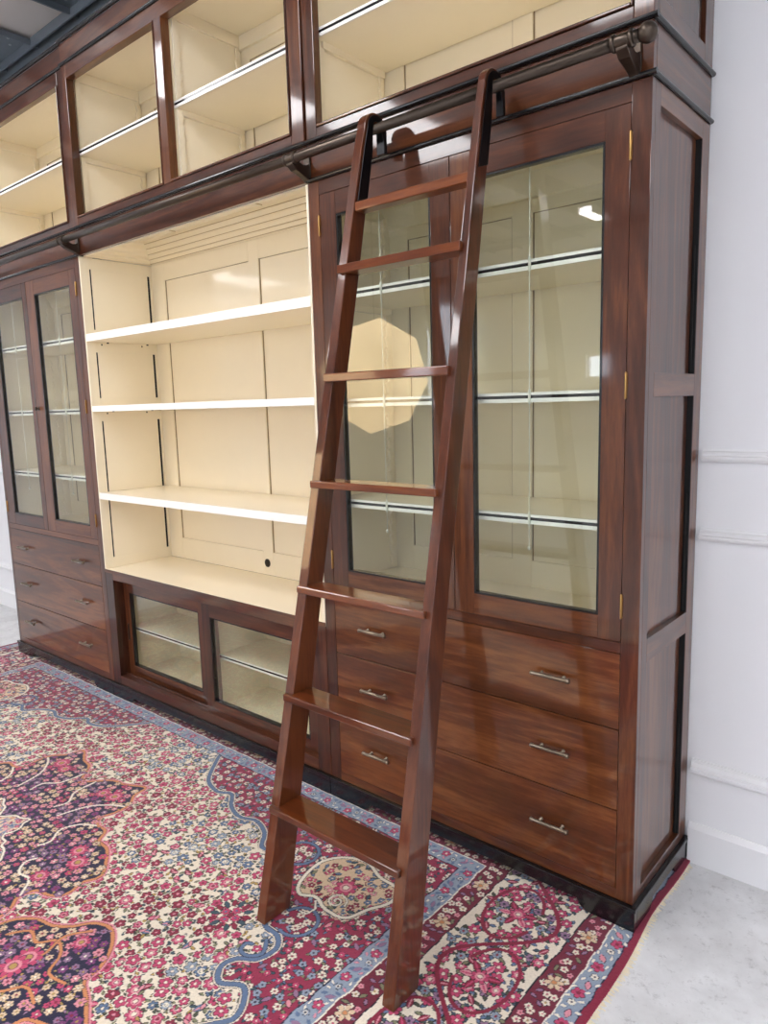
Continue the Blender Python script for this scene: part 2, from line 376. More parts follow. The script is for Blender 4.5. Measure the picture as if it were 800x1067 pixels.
def cream_back(parent, x0, x1, z0, z1, cuts, yb, st=0.012, name='back_panel', ztop=None, zbot=None):
    """framed cream back: frame 8 mm proud of the panels, with the panel openings in cuts"""
    mb = MB(); mb.box(x0, x1, yb + 0.008, yb + 0.02, z0, z1, 0)
    xs = [x0]
    zt, zb = ztop, zbot
    for a, b in cuts:
        mb.box(xs[-1], a, yb, yb + 0.008, z0, z1, 0); xs.append(b)
        mb.box(a, b, yb, yb + 0.008, z0, zb, 0); mb.box(a, b, yb, yb + 0.008, zt, z1, 0)
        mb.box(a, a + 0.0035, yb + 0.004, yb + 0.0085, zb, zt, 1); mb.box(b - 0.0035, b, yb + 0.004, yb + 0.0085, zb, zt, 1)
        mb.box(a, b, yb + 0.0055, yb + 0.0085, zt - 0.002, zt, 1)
    mb.box(xs[-1], x1, yb, yb + 0.008, z0, z1, 0)
    return obj(name, mb, [CREAM, plain_groove], parent, bevel=0.001)
plain_groove = plain('cream_paint_dark_groove', (150, 130, 100), rough=0.6)  # darker cream for thin lines along the panel edges
SOFT_GROOVE = plain('cream_paint_soft_groove', (188, 168, 132), rough=0.6)
def toothed(mb, x0, x1, y0, z0, z1, pitch=0.042, w=0.020, flip=False):
    """adjustable-shelf rack: a strip with saw teeth"""
    n = max(1, int((z1 - z0) / pitch)); pts = []
    for k in range(n):
        z = z0 + k * (z1 - z0) / n; h = (z1 - z0) / n
        pts += [(y0 + (w * 0.55 if not flip else w * 0.45), z), (y0 + (w if not flip else 0), z + h * 0.78)]
    poly = [(y0 + (0 if not flip else w), z0)] + pts + [(y0 + (w * 0.55 if not flip else w * 0.45), z1), (y0 + (0 if not flip else w), z1)]
    mb.prism(poly, 'x', x0, x1)
def striped_shelf(parent, x0, x1, yf, yb, zc, cleats=True, mat=None, name='shelf', t=0.030):
    """cream shelf with a white edge that has one dark groove along it"""
    mb = MB(); mb.box(x0, x1, yf + 0.004, yb, zc - t * 0.52, zc + t * 0.42, 0)
    mb.box(x0, x1, yf, yf + 0.006, zc + 0.0045, zc + t * 0.42, 1); mb.box(x0, x1, yf, yf + 0.006, zc - t * 0.52, zc - 0.0045, 1)
    mb.box(x0, x1, yf + 0.0015, yf + 0.005, zc - 0.0045, zc + 0.0045, 2)
    if cleats:
        for s in (x0, x1 - 0.014): mb.box(s, s + 0.014, yf + 0.03, yb - 0.01, zc - t * 0.52 - 0.022, zc - t * 0.52 - 0.0003, 0)
    return obj(name, mb, [CREAM, WHITE_EDGE, EBON], parent)

def tall_cabinet(x0, x1, xl, xr, xm, gl, gr, label, wood_side):
    """x0..x1 body, xl..xr door/drawer opening, xm meeting line; gl, gr the two glass x ranges"""
    t = thing('display_cabinet', label, 'cabinet', ((x0 + x1) / 2, DEP / 2, 0), None)
    a, b = x0 + 0.001, x1 - 0.001
    plinth(t, a, b, 0.19, 0.19 if not wood_side else 0.15, end_r=0.010 if wood_side else 0.0, end_l=0.010 if not wood_side else 0.0)
    mb = MB(); f = 0.022
    mb.box(a, xl, 0, f, 0.073, ZT, 0); mb.box(xr, b, 0, f, 0.073, ZT, 0)
    mb.box(xl, xr, 0, f, 0.073, 0.1043, 1); mb.box(xl, xr, 0, f, 0.7865, 0.8166, 1); mb.box(xl, xr, 0, f, 2.1564, ZT, 1)
    for x in (xl, xr): mb.box(x - 0.012, x + 0.012, f, f + 0.008, 0.073, ZT, 2)  # dark strips added behind door and drawer gaps to keep them dark
    mb.box(xl, xr, f, f + 0.008, 0.073, 0.795, 2)
    for z in (0.8166, 2.1564): mb.box(xl, xr, f, f + 0.008, z - 0.012, z + 0.012, 2)
    obj('face_frame', mb, [WZ, WX, BRACKDK], t, bevel=0.0012)
    # carcass boards
    mb = MB()
    il, ir = a + 0.026, b - 0.026
    mb.box(il - 0.006, il, f + 0.001, DEP - 0.012, 0.80, ZT - 0.002); mb.box(ir, ir + 0.006, f + 0.001, DEP - 0.012, 0.80, ZT - 0.002)
    mb.box(il - 0.006, ir + 0.006, f + 0.009, DEP - 0.012, 0.795, 0.815); mb.box(il, ir, f + 0.009, DEP - 0.012, ZT - 0.026, ZT - 0.006)
    for (s, e, fl) in ((il, il + 0.012, 0), (ir - 0.012, ir, 0)):
        toothed(mb, s, e, 0.045, 0.83, 2.14); toothed(mb, s, e, 0.34, 0.83, 2.14, flip=True)
    # cornice inside the cabinet back
    mb.prism([(0.392, 2.10), (0.380, 2.105), (0.372, 2.125), (0.365, 2.14), (0.350, 2.165), (0.345, 2.174), (0.392, 2.174)], 'x', il, ir)
    obj('interior', mb, CREAM, t, bevel=0.0008)
    w = xr - xl
    c1 = (il + 0.085, xm - 0.024); c2 = (xm + 0.052, ir - 0.085)
    cream_back(t, il, ir, 0.815, ZT - 0.02, [c1, c2], 0.388, zbot=0.91, ztop=2.06)
    # sides: framed with three recessed panels
    for side in ((1,) if wood_side else (-1,)):
        X = b if side > 0 else a
        d = side
        mb = MB()
        def bx(xo0, xo1, *r): mb.box(X - d * xo0, X - d * xo1, *r)
        fy0, fy1 = 0.0005, DEP
        bx(0, 0.018, f, 0.057, 0.073, ZT, 0); bx(0, 0.018, 0.368, fy1, 0.073, ZT, 0)
        for z0, z1 in ((0.073, 0.105), (0.757, 0.822), (1.460, 1.521), (2.150, ZT)): bx(0, 0.018, 0.057, 0.368, z0, z1, 1)
        for z0, z1 in ((0.105, 0.757), (0.822, 1.460), (1.521, 2.150)):
            bx(0.014, 0.018, 0.057, 0.355, z0, z1, 0); bx(0.0006, 0.0185, 0.3645, 0.3682, z0, z1, 2)  # black lining paints the shade of the rear reveal
            bx(0.0185, 0.020, 0.055, 0.370, z0, z1, 2)
            bx(0.007, 0.012, 0.3565, 0.3605, z0 + 0.004, z0 + (z1 - z0) * 0.56, 2)
        obj('side_frame', mb, [WZ, WY, GAP], t, bevel=0.001)
    X = a if wood_side else b
    d = -1 if wood_side else 1
    obj('inner_side', MB().box(X, X - d * 0.018, f, DEP, 0.073, ZT, 0), WZ, t)
    mb = MB().box(a + 0.02, b - 0.02, DEP - 0.011, DEP - 0.002, 0.073, ZT); mb.box(a + 0.018, b - 0.018, 0.001, DEP, ZT - 0.005, ZT - 0.0005)
    obj('back_board', mb, BRACKDK, t)
    # doors
    glazed_door(t, xl, xm, 0.8166, 2.1564, gl[0], gl[1], 0.8823, 2.0831, -1)
    d2 = glazed_door(t, xm, xr, 0.8166, 2.1564, gr[0], gr[1], 0.8823, 2.0831, 1)
    if not wood_side:
        k = MB().lathe((xm + 0.024, 0.0, 1.49), (xm + 0.024, -0.022, 1.49), [(0, 0.010), (0.15, 0.010), (0.2, 0.005), (0.5, 0.005), (0.6, 0.010), (0.85, 0.0115), (1, 0.007)], 14)
        k.box(xm - 0.02, xm + 0.024, -0.006, 0.0, 1.486, 1.494)
        obj('latch', k, BRONZE, d2)
    # shelves
    for z in (1.831, 1.470, 1.121): striped_shelf(t, il + 0.002, ir - 0.002, 0.040, 0.383, z)
    for xc in ((gl[0] + gl[1]) / 2 - 0.036, (gr[0] + gr[1]) / 2 - 0.030):
        mb = MB().tube((xc, 0.036, 1.035), (xc, 0.036, ZT - 0.03), 0.0013, n=8)
        for z in (1.831, 1.470, 1.121): mb.lathe((xc, 0.036, z - 0.022), (xc, 0.036, z + 0.022), [(0, 0.0013), (0.1, 0.004), (0.9, 0.004), (1, 0.0013)], 10)
        mb.lathe((xc, 0.036, 1.028), (xc, 0.036, 1.042), [(0, 0.001), (0.3, 0.005), (0.7, 0.005), (1, 0.001)], 10)
        obj('support_cord', mb, RODM, t)
    # drawers
    for z0, z1, hz_ in ((0.571, 0.7865, 0.684), (0.3367, 0.571, 0.463), (0.1043, 0.3367, 0.229)):
        g = 0.0014
        dr = obj('drawer', MB().box(xl + g, xr - g, 0, 0.021, z0 + g, z1 - g), WDR, t, bevel=0.0012)
        bar_handle(dr, xl + 0.194, hz_); bar_handle(dr, xr - 0.196, hz_)
    return t
tall_cabinet(X2, X3, -1.113, -0.0496, -0.583, (-1.039, -0.654), (-0.512, -0.1146),
             'tall mahogany glass-door cabinet behind the ladder, three drawers below', True)
tall_cabinet(X0, X1, -3.858, -2.795, -3.343, (-3.766, -3.393), (-3.2515, -2.865),
             'tall mahogany glass-door cabinet at the far left end of the run', False)

# ------------------------------------------------------------------ open bookcase in the middle
t = thing('open_bookcase', 'cream-painted open bookcase with sliding glass doors below, middle of the run', 'bookcase', ((X1 + X2) / 2, DEP / 2, 0))
a, b = X1 + 0.001, X2 - 0.001
plinth(t, a, b, 0.187, 0.187)
ia, ib = a + 0.010, b - 0.010
for side in (1, -1):
    X = ia if side > 0 else ib; d = side
    mb = MB()
    def bx(o0, o1, *r): mb.box(X - d * o0, X - d * o1, *r)
    zb0, ztp = 0.673, ZT + 0.12
    bx(0, 0.0098, 0.0, 0.046, zb0, ZT - 0.0005, 0)
    bx(0, 0.0098, 0.372, DEP, zb0, ZT - 0.001, 0)
    for z0, z1 in ((zb0, 0.726), (1.417, 1.530), (1.752, 1.861), (2.146, ZT - 0.001)): bx(0, 0.0098, 0.046, 0.372, z0, z1, 0)
    for z0, z1 in ((0.726, 1.417), (1.530, 1.752), (1.861, 2.146)):
        bx(0.0012, 0.0098, 0.0545, 0.359, z0, z1, 0)
        bx(0.0042, 0.0098, 0.046, 0.372, z0, z1, 1)
    # screw holes by the shelves
    for zs in (1.79, 1.455):
        for yy in (0.075, 0.295):
            bx(-0.0006, 0.001, yy, yy + 0.007, zs - 0.004, zs + 0.004, 1)
            bx(-0.0006, 0.001, yy + 0.03, yy + 0.042, zs + 0.006, zs + 0.013, 1)
    obj('side_panel', mb, [CREAM, GAP], t, bevel=0.001)
cb = cream_back(t, ia, ib, 0.673, ZT - 0.0005, [(-2.628, -1.962), (-1.893, -1.240)], 0.385, zbot=0.785, ztop=2.115)
obj('cable_hole', MB().tube((-1.935, 0.3846, 0.731), (-1.935, 0.3835, 0.731), 0.020, n=28), HOLE, t)
# shelves with white front edges
for z0, z1, nm in ((1.802, 1.837, 0), (1.464, 1.492, 0), (1.030, 1.063, 0)):
    mb = MB().box(ia + 0.0015, ib - 0.0015, 0.0035, 0.383, z0, z1, 0); mb.box(ia + 0.0015, ib - 0.0015, 0.0, 0.004, z0, z1, 1)
    obj('shelf', mb, [CREAM, WHITE_EDGE], t, bevel=0.0008)
# worktop and base
obj('worktop', MB().box(ia - 0.009, ib + 0.009, 0.001, 0.384, 0.656, 0.673), CREAM, t, bevel=0.001)
mb = MB()
bl, br = -2.682, -1.232
mb.box(a, bl, 0, 0.024, 0.073, 0.6555, 0); mb.box(br, b, 0, 0.024, 0.073, 0.6555, 0)
mb.box(bl, br, 0, 0.024, 0.623, 0.6555, 1); mb.box(bl, br, 0, 0.024, 0.073, 0.118, 1)
mb.box(a, b, -0.002, 0.0008, 0.6558, 0.6725, 1)
mb.box(bl, br, 0.030, 0.034, 0.118, 0.128, 1); mb.box(bl, br, 0.024, 0.085, 0.105, 0.118, 1)
mb.box(bl, br, 0.024, 0.085, 0.623, 0.640, 1)
mb.box(bl - 0.02, bl, 0.024, 0.085, 0.10, 0.64, 0); mb.box(br, br + 0.02, 0.024, 0.085, 0.10, 0.64, 0)
obj('base_frame', mb, [WZ, WX], t, bevel=0.0012)
mb = MB()
mb.box(ia + 0.02, ia + 0.03, 0.086, 0.384, 0.105, 0.655); mb.box(ib - 0.03, ib - 0.02, 0.086, 0.384, 0.105, 0.655)
mb.box(ia + 0.02, ib - 0.02, 0.086, 0.384, 0.100, 0.112); mb.box(ia + 0.02, ib - 0.02, 0.374, 0.384, 0.112, 0.655)
mb.box(ia + 0.02, ib - 0.02, 0.086, 0.374, 0.640, 0.6555)
mb.box(-1.99, -1.96, 0.10, 0.374, 0.112, 0.64)
obj('base_interior', mb, CREAM, t)
striped_shelf(t, ia + 0.032, -1.992, 0.095, 0.372, 0.350, cleats=False, t=0.022)
striped_shelf(t, -1.958, ib - 0.032, 0.095, 0.372, 0.350, cleats=False, t=0.022)
d = glazed_door(t, bl + 0.001, -1.950, 0.1185, 0.622, -2.630, -2.041, 0.168, 0.553, 0, yf=0.052, hinges=False)
mb = MB().box(-2.664, -2.650, 0.0495, 0.0525, 0.30, 0.39, 0); mb.box(-2.661, -2.653, 0.0485, 0.0500, 0.306, 0.384, 1)
obj('finger_pull', mb, [BRONZE, GAP], d, bevel=0.001)
d = glazed_door(t, -1.980, br - 0.001, 0.1285, 0.612, -1.921, -1.300, 0.165, 0.556, 0, yf=0.026, hinges=False)
mb = MB().box(-1.274, -1.260, 0.0235, 0.0265, 0.30, 0.39, 0); mb.box(-1.271, -1.263, 0.0225, 0.0240, 0.306, 0.384, 1)
obj('finger_pull', mb, [BRONZE, GAP], d, bevel=0.001)
mb = MB().box(a, b, DEP - 0.011, DEP - 0.002, 0.073, ZT); mb.box(a, a + 0.0098, 0.0245, DEP - 0.012, 0.073, 0.654)
mb.box(b - 0.0098, b, 0.0245, DEP - 0.012, 0.073, 0.654)
obj('back_board', mb, BRACKDK, t)

# ------------------------------------------------------------------ upper cabinets with the frieze
def top_cabinet(x0, x1, ox0, ox1, label, mull=None, right_end=False, left_end=False, step=0.0, cuts=()):
    t = thing('top_cabinet', label, 'cabinet', ((x0 + x1) / 2, DEP / 2, ZT), None)
    a, b = x0 + 0.001, x1 - 0.001; f = 0.024; ys = -step
    er = 0.011 if right_end else 0.0; el = 0.011 if left_end else 0.0
    yb_ = 0.0
    z0 = ZT + 0.0135 if mull is None else ZT + 0.006
    obj('frieze', MB().box(a, b, 0.002, f - 0.002, z0, 2.322), WX, t, bevel=0.001)
    for zc_, hh, pr_, yb_ in ((ZT + 0.0075, 0.013, 0.010, 0.0), (2.329, 0.014, 0.011, 0.0), (3.043, 0.014, 0.011, ys), (3.140, 0.016, 0.014, ys)):
        if mull is not None and zc_ < 2.3: continue
        mb = MB().prism(moulding_line(a, b, zc_, hh, pr_, yb_), 'x', a - el, b + er)
        if right_end:
            mb.prism([(b - 0.001, zc_ - hh / 2)] + [(b + pr_ * (0.25 + 0.75 * math.sin(PI * k / 8)), zc_ - hh / 2 * math.cos(PI * k / 8)) for k in range(9)] + [(b - 0.001, zc_ + hh / 2)], 'y', yb_, DEP)
        obj('moulding', mb, EBON, t)
    mb = MB()
    mb.box(a, ox0, ys, f, 2.336, 3.036, 0); mb.box(ox1, b, ys, f, 2.336, 3.036, 0)
    mb.box(ox0, ox1, ys, f, 2.336, 2.366, 1); mb.box(ox0, ox1, ys, f, 2.979, 3.036, 1)
    bd = [(ox0, ox1)]
    if mull is not None:
        mb.box(mull[0], mull[1], ys - 0.002, f, 2.366, 2.979, 0); bd = [(ox0, mull[0]), (mull[1], ox1)]
    mb.box(a, b, ys + 0.002, f, 3.050, 3.132, 1)
    obj('face_frame', mb, [WZ, WX], t, bevel=0.002)
    mb = MB()
    for (p, q) in bd:
        mb.frame(p + 0.0003, q - 0.0003, 2.3663, 2.9787, 0.006, 0.006, 0.008, 0.006, ys - 0.006, f, 0, 1)
    obj('opening_bead', mb, [WZ, WX], t, bevel=0.0025)
    # interior
    mb = MB(); il, ir = a + 0.022, b - 0.022
    bays = [(il, ir)] if mull is None else [(il, mull[0] + 0.008), (mull[1] - 0.004, ir)]
    mb.box(il - 0.004, ir + 0.004, f + 0.001, 0.410, 2.336, 2.350); mb.box(il - 0.004, ir + 0.004, f + 0.001, 0.410, 3.031, 3.045)
    for (p, q) in bays:
        mb.box(p - 0.008, p, f + 0.001, 0.410, 2.350, 3.031); mb.box(q, q + 0.008, f + 0.001, 0.410, 2.350, 3.031)
        for s, e in ((p, p + 0.010), (q - 0.010, q)):
            toothed(mb, s, e, 0.040, 2.36, 2.985, pitch=0.048, w=0.034); toothed(mb, s, e, 0.350, 2.36, 2.985, pitch=0.048, w=0.022, flip=True)
            mb.box(s, e, 0.045, 0.385, 2.985, 3.0308)
        mb.box(p, q, 0.372, 0.386, 2.975, 3.0308)
    obj('interior', mb, CREAM, t, bevel=0.0008)
    k = 0
    for (p, q) in bays:
        cu = cuts[k]; k += 1
        cream_back(t, p, q, 2.350, 3.031, cu, 0.386, zbot=2.42, ztop=2.93)
        striped_shelf(t, p + 0.002, q - 0.002, 0.030, 0.384, 2.667, t=0.028)
    if mull is not None:
        # ceiling of the open bookcase with its stepped cornice, carried by this cabinet
        ia, ib = a + 0.010, b - 0.010; zc = 2.300; zq = ZT + 0.0004
        mb = MB().box(ia, ib, 0.024, 0.400, zc, zc + 0.014, 0)
        mb.box(ia, ib, 0.386, 0.400, zq, zc, 0); mb.box(a + 0.0125, ia + 0.004, 0.024, 0.386, zq, zc, 0); mb.box(ib - 0.004, b - 0.0175, 0.024, 0.386, zq, zc, 0)
        mb.box(ia, ib, 0.0222, 0.024, zq, zc, 0)
        corn = [(0.3855, 2.207), (0.376, 2.209), (0.372, 2.222), (0.362, 2.226), (0.358, 2.240), (0.344, 2.246), (0.336, 2.260), (0.322, 2.266), (0.314, 2.282), (0.304, 2.286), (0.302, zc), (0.3855, zc)]
        mb.prism(corn, 'x', ia, ib)
        for s, e in ((ia, 1), (ib, -1)):
            cs = [(s + e * (0.3855 - q[0]), q[1]) for q in corn]
            mb.prism(cs, 'y', 0.024, 0.386)
        for (yy, zz) in ((0.3775, 2.2075), (0.3625, 2.2245), (0.344, 2.2445), (0.322, 2.2645), (0.304, 2.2845)): mb.box(ia + 0.387 - yy, ib - 0.387 + yy, yy - 0.0012, yy + 0.002, zz - 0.0012, zz + 0.001, 1)
        for x in (ia + 0.36, -1.75): mb.box(x, x + 0.003, 0.03, 0.30, zc - 0.003, zc, 1)
        mb.box(ia + 0.1, -1.86, 0.215, 0.218, zc - 0.003, zc, 1); mb.box(-1.75, ib - 0.07, 0.20, 0.203, zc - 0.003, zc, 1)
        obj('cornice_ceiling', mb, [CREAM, SOFT_GROOVE], t)
    # wooden outside
    mb = MB()
    if right_end:
        X = b
        mb.box(X - 0.014, X, f, DEP, z0, 2.322, 1)
        mb.box(X - 0.014, X, f, 0.033, 2.336, 3.14, 0); mb.box(X - 0.014, X, 0.362, DEP, 2.336, 3.14, 0)
        mb.box(X - 0.014, X, 0.033, 0.362, 2.336, 2.386, 1); mb.box(X - 0.014, X, 0.033, 0.362, 2.975, 3.14, 1)
        mb.box(X - 0.014, X - 0.009, 0.033, 0.352, 2.386, 2.975, 0); mb.box(X - 0.0165, X - 0.0145, 0.03, 0.365, 2.38, 2.98, 2)
    else: mb.box(b - 0.012, b, f, DEP, ZT + 0.006, 3.13, 0)
    mb.box(a, a + 0.012, f, DEP, ZT + 0.006, 3.13, 0)
    mb.box(a + 0.012, b - 0.017, 0.412, DEP - 0.001, ZT + 0.12, 3.13, 0)
    mb.box(a + 0.012, b - 0.017, f, 0.412, 3.118, 3.13, 0)
    obj('carcass', mb, [WZ, WY, GAP], t, bevel=0.001)
    return t
top_cabinet(X2, X3, -1.112, -0.050, 'open cream-lined top cabinet over the ladder-side glass cabinet', right_end=True, cuts=(((-1.048, -0.602), (-0.530, -0.11)),))
top_cabinet(X1, X2, -2.705, -1.2236, 'wide open top cabinet with a centre post, above the open bookcase', mull=(-1.985, -1.935), step=0.008,
            cuts=(((-2.62, -2.07),), ((-1.884, -1.30),)))
top_cabinet(X0, X1, -3.838, -2.812, 'open cream-lined top cabinet at the far left, above the left glass cabinet', left_end=True, cuts=(((-3.77, -3.35), (-3.28, -2.87)),))

# ------------------------------------------------------------------ ladder rail
RY, RZ, RR = -0.075, 2.262, 0.0142
t = thing('ladder_rail', 'dark bronze ladder rail on brackets along the front of the cabinets', 'rail', (X2, 0.0, 2.21))
obj('rail_tube', MB().tube((-4.02, RY, RZ), (-0.005, RY, RZ), RR, n=28), BRONZE, t)
for xb in (-0.034, -1.150, -2.735, -3.86):
    mb = MB()
    # sleeve with two rings
    for c in (xb - 0.030, xb + 0.012): mb.lathe((c - 0.006, RY, RZ), (c + 0.006, RY, RZ), [(0, RR + 0.001), (0.2, RR + 0.0055), (0.8, RR + 0.0055), (1, RR + 0.001)], 26)
    mb.tube((xb - 0.030, RY, RZ), (xb + 0.012, RY, RZ), RR + 0.0022, n=26)
    # curved arm: sweep of rectangular sections from rail down and back to the wall
    pts = [((-0.084), 2.252, 0.015, 0.018), (-0.066, 2.245, 0.0145, 0.034), (-0.048, 2.240, 0.013, 0.034), (-0.032, 2.234, 0.012, 0.034), (-0.016, 2.232, 0.012, 0.042), (-0.001, 2.232, 0.013, 0.062)]
    prev = None; V = []; F = []
    for i, (yy, zz, hx, hz) in enumerate(pts):
        V += [(xb - 0.009 - hx, yy, zz - hz * 0.5), (xb - 0.009 + hx, yy, zz - hz * 0.5), (xb - 0.009 + hx, yy, zz + hz * 0.5), (xb - 0.009 - hx, yy, zz + hz * 0.5)]
        if i:
            o = (i - 1) * 4
            for k in range(4): F.append([o + k, o + (k + 1) % 4, o + 4 + (k + 1) % 4, o + 4 + k])
    F.append([3, 2, 1, 0]); n_ = (len(pts) - 1) * 4; F.append([n_, n_ + 1, n_ + 2, n_ + 3])
    mb.raw(V, F)
    mb.prism([(xb - 0.025, 2.250), (xb - 0.022, 2.300), (xb + 0.004, 2.300), (xb + 0.007, 2.250), (xb + 0.006, 2.219), (xb - 0.009, 2.2155), (xb - 0.024, 2.219)], 'y', -0.006, 0.0005)
    br_ = obj('bracket', mb, BRONZE, t, bevel=0.002)
    s = MB().lathe((xb - 0.009, -0.0145, 2.2245), (xb - 0.009, -0.0190, 2.2225), [(0, 0.004), (0.6, 0.004), (1, 0.0025)], 12)
    obj('screw', s, NICKEL, br_)
prof = [(0, RR * 0.7)]
for k in range(1, 12):
    g = PI * k / 12; prof.append((0.5 - 0.5 * math.cos(g), 0.0225 * math.sin(g)))
prof.append((1, 0.001))
mb = MB().lathe((-0.008, RY, RZ), (0.036, RY, RZ), prof, 28)
obj('ball_finial', mb, BRONZE, t)

# ------------------------------------------------------------------ library ladder
t = thing('library_ladder', 'mahogany library ladder hooked on the rail, leaning over the glass cabinet', 'ladder', (-0.594, -0.58, 0))
SL = 0.2222
def front_y(z): return -0.630 + SL * z
def depth(z):
    P = [(0, 0.100), (0.5, 0.080), (1.0, 0.066), (1.8, 0.058), (2.13, 0.050), (2.3, 0.044)]
    for (p, q), (r, s) in zip(P, P[1:]):
        if z <= r: return q + (s - q) * (z - p) / (r - p)
    return P[-1][1]
def xspan(side, z):
    k = z / 2.25
    return (-0.851 + 0.030 * k, -0.816 + 0.028 * k) if side < 0 else (-0.3745 - 0.030 * k, -0.337 - 0.044 * k)
zs = [0.0008, 0.5, 1.0, 1.4, 1.8, 2.05, 2.20]
RO, RI = 0.050, 0.0215
for side in (-1, 1):
    outer = [(front_y(z), z) for z in zs]
    inner = [(front_y(z) + depth(z), z) for z in zs]
    # arc over the rail
    arc_o = []; arc_i = []
    for k in range(0, 13):
        g = PI - k * PI * 0.98 / 12
        arc_o.append((RY + RO * math.cos(g), RZ - 0.008 + RO * 1.02 * math.sin(g)))
        arc_i.append((RY + RI * math.cos(g), RZ + RI * math.sin(g)))
    O = outer + arc_o; I = inner + arc_i
    V = []; F = []
    for (o_, i_) in zip(O, I):
        x0_, x1_ = xspan(side, min(2.25, o_[1]))
        V += [(x0_, o_[0], o_[1]), (x1_, o_[0], o_[1]), (x1_, i_[0], i_[1]), (x0_, i_[0], i_[1])]
    for i in range(len(O) - 1):
        o = i * 4
        for k in range(4): F.append([o + k, o + (k + 1) % 4, o + 4 + (k + 1) % 4, o + 4 + k])
    F.append([3, 2, 1, 0]); n_ = (len(O) - 1) * 4; F.append([n_, n_ + 1, n_ + 2, n_ + 3])
    st = obj('stile', MB().raw(V, F), WLZ, t, bevel=0.003, seg=3)
    # black iron hook plate on the side facing right, over the rail and down behind it
    z0 = 2.045
    O2 = [(front_y(z) + 0.010, z) for z in (z0, 2.12, 2.20)] + [(RY + 0.041 * math.cos(PI - k * PI / 12), RZ - 0.006 + 0.042 * math.sin(PI - k * PI / 12)) for k in range(13)] + [(RY + 0.043, 2.235), (RY + 0.043, 2.205)]
    I2 = [(front_y(z) + depth(z) - 0.002, z) for z in (z0 + 0.014, 2.12, 2.20)] + [(RY + 0.0185 * math.cos(PI - k * PI / 12), RZ + 0.0185 * math.sin(PI - k * PI / 12)) for k in range(13)] + [(RY + 0.030, 2.235), (RY + 0.032, 2.197)]
    V = []; F = []
    for (o_, i_) in zip(O2, I2):
        x1_ = xspan(side, min(2.25, o_[1]))[1] + 0.0003
        V += [(x1_, o_[0], o_[1]), (x1_ + 0.003, o_[0], o_[1]), (x1_ + 0.003, i_[0], i_[1]), (x1_, i_[0], i_[1])]
    for i in range(len(O2) - 1):
        o = i * 4
        for k in range(4): F.append([o + k, o + (k + 1) % 4, o + 4 + (k + 1) % 4, o + 4 + k])
    F.append([3, 2, 1, 0]); n_ = (len(O2) - 1) * 4; F.append([n_, n_ + 1, n_ + 2, n_ + 3])
    mb = MB().raw(V, F)
    xa, xb_ = xspan(side, 2.25)
    mb.box(xa + 0.006, xb_ + 0.003, RY + 0.030, RY + 0.043, 2.20, 2.262)
    obj('hook', mb, IRON, st, bevel=0.001)
for i, z in enumerate((0.333, 0.647, 0.952, 1.249, 1.552, 1.861)):
    x0_ = xspan(-1, z)[0] + 0.008; x1_ = xspan(1, z)[1] - 0.016
    xi0 = xspan(-1, z)[1] - 0.006; xi1 = xspan(1, z)[0] + 0.006
    th = 0.021 if z < 1.4 else 0.024; fy = front_y(z)
    nose = fy - 0.017; back = fy + depth(z) - 0.004
    mb = MB().prism([(x0_, nose), (x1_, nose), (x1_, fy - 0.0003), (xi1, fy - 0.0003), (xi1, back), (xi0, back), (xi0, fy - 0.0003), (x0_, fy - 0.0003)], 'z', z - th, z)
    obj('tread', mb, WLX, t, bevel=0.004, seg=3)
z = 2.040; fy = front_y(z)
mb = MB().box(xspan(-1, z)[1] - 0.004, xspan(1, z)[0] + 0.004, fy + 0.001, fy + depth(z) - 0.004, z - 0.026, z)
obj('tread', mb, WLX, t, bevel=0.004, seg=3)

# ------------------------------------------------------------------ the rug: a dense pile surface, each knot coloured by the woven design
def seg(a, b, d): return np.linspace(a, b, max(2, int(round((b - a) / d))), endpoint=False)
GX = np.concatenate([seg(-4.10, -2.9, 0.0055), seg(-2.9, -2.1, 0.0042), seg(-2.1, -1.25, 0.0032), seg(-1.25, 0.037, 0.0024), [0.037]])
GY = np.concatenate([seg(-2.68, -1.32, 0.03), seg(-1.32, 0.02, 0.0027), seg(0.02, 0.418, 0.006), [0.418]])
UX, UY = np.meshgrid(GX, GY)
rng = np.random.RandomState(5); rnd = random.Random(11)
CXR, CYR = -2.03, -1.13
PAL = {k: np.array(lin(v)) for k, v in dict(cream=(232, 222, 204), cream2=(220, 196, 164), pink=(196, 72, 110), pinkl=(220, 146, 158), crim=(140, 34, 62), crimd=(116, 36, 58), blue=(96, 118, 150), bluel=(146, 160, 178), navy=(34, 32, 62), teal=(58, 84, 96), olive=(128, 130, 100), olived=(72, 78, 62), orange=(206, 138, 92), purple=(132, 62, 120), mauve=(150, 116, 146), white=(236, 230, 214), ink=(30, 26, 38), gold=(182, 152, 84)).items()}
RC = np.empty(UX.shape + (3,)); RC[:] = PAL['cream']
U = np.abs(UX - CXR); Vv = np.abs(UY - CYR)
T = np.maximum(U - 1.5, Vv - 1.06)
wob = 0.0015 * np.sin(UX * 61 + np.sin(UY * 47) * 2) + 0.0015 * np.sin(UY * 71)
T = T + wob
def fill(mask, c): RC[mask] = PAL[c]
def inside(poly, X, Y):
    m = np.zeros(X.shape, bool); n = len(poly)
    for i in range(n):
        x1, y1 = poly[i]; x2, y2 = poly[(i + 1) % n]
        if y1 == y2: continue
        c = ((y1 > Y) != (y2 > Y)) & (X < (x2 - x1) * (Y - y1) / (y2 - y1) + x1); m ^= c
    return m
def win_(x0, x1, y0, y1):
    return slice(max(0, np.searchsorted(GY, y0)), np.searchsorted(GY, y1)), slice(max(0, np.searchsorted(GX, x0)), np.searchsorted(GX, x1))
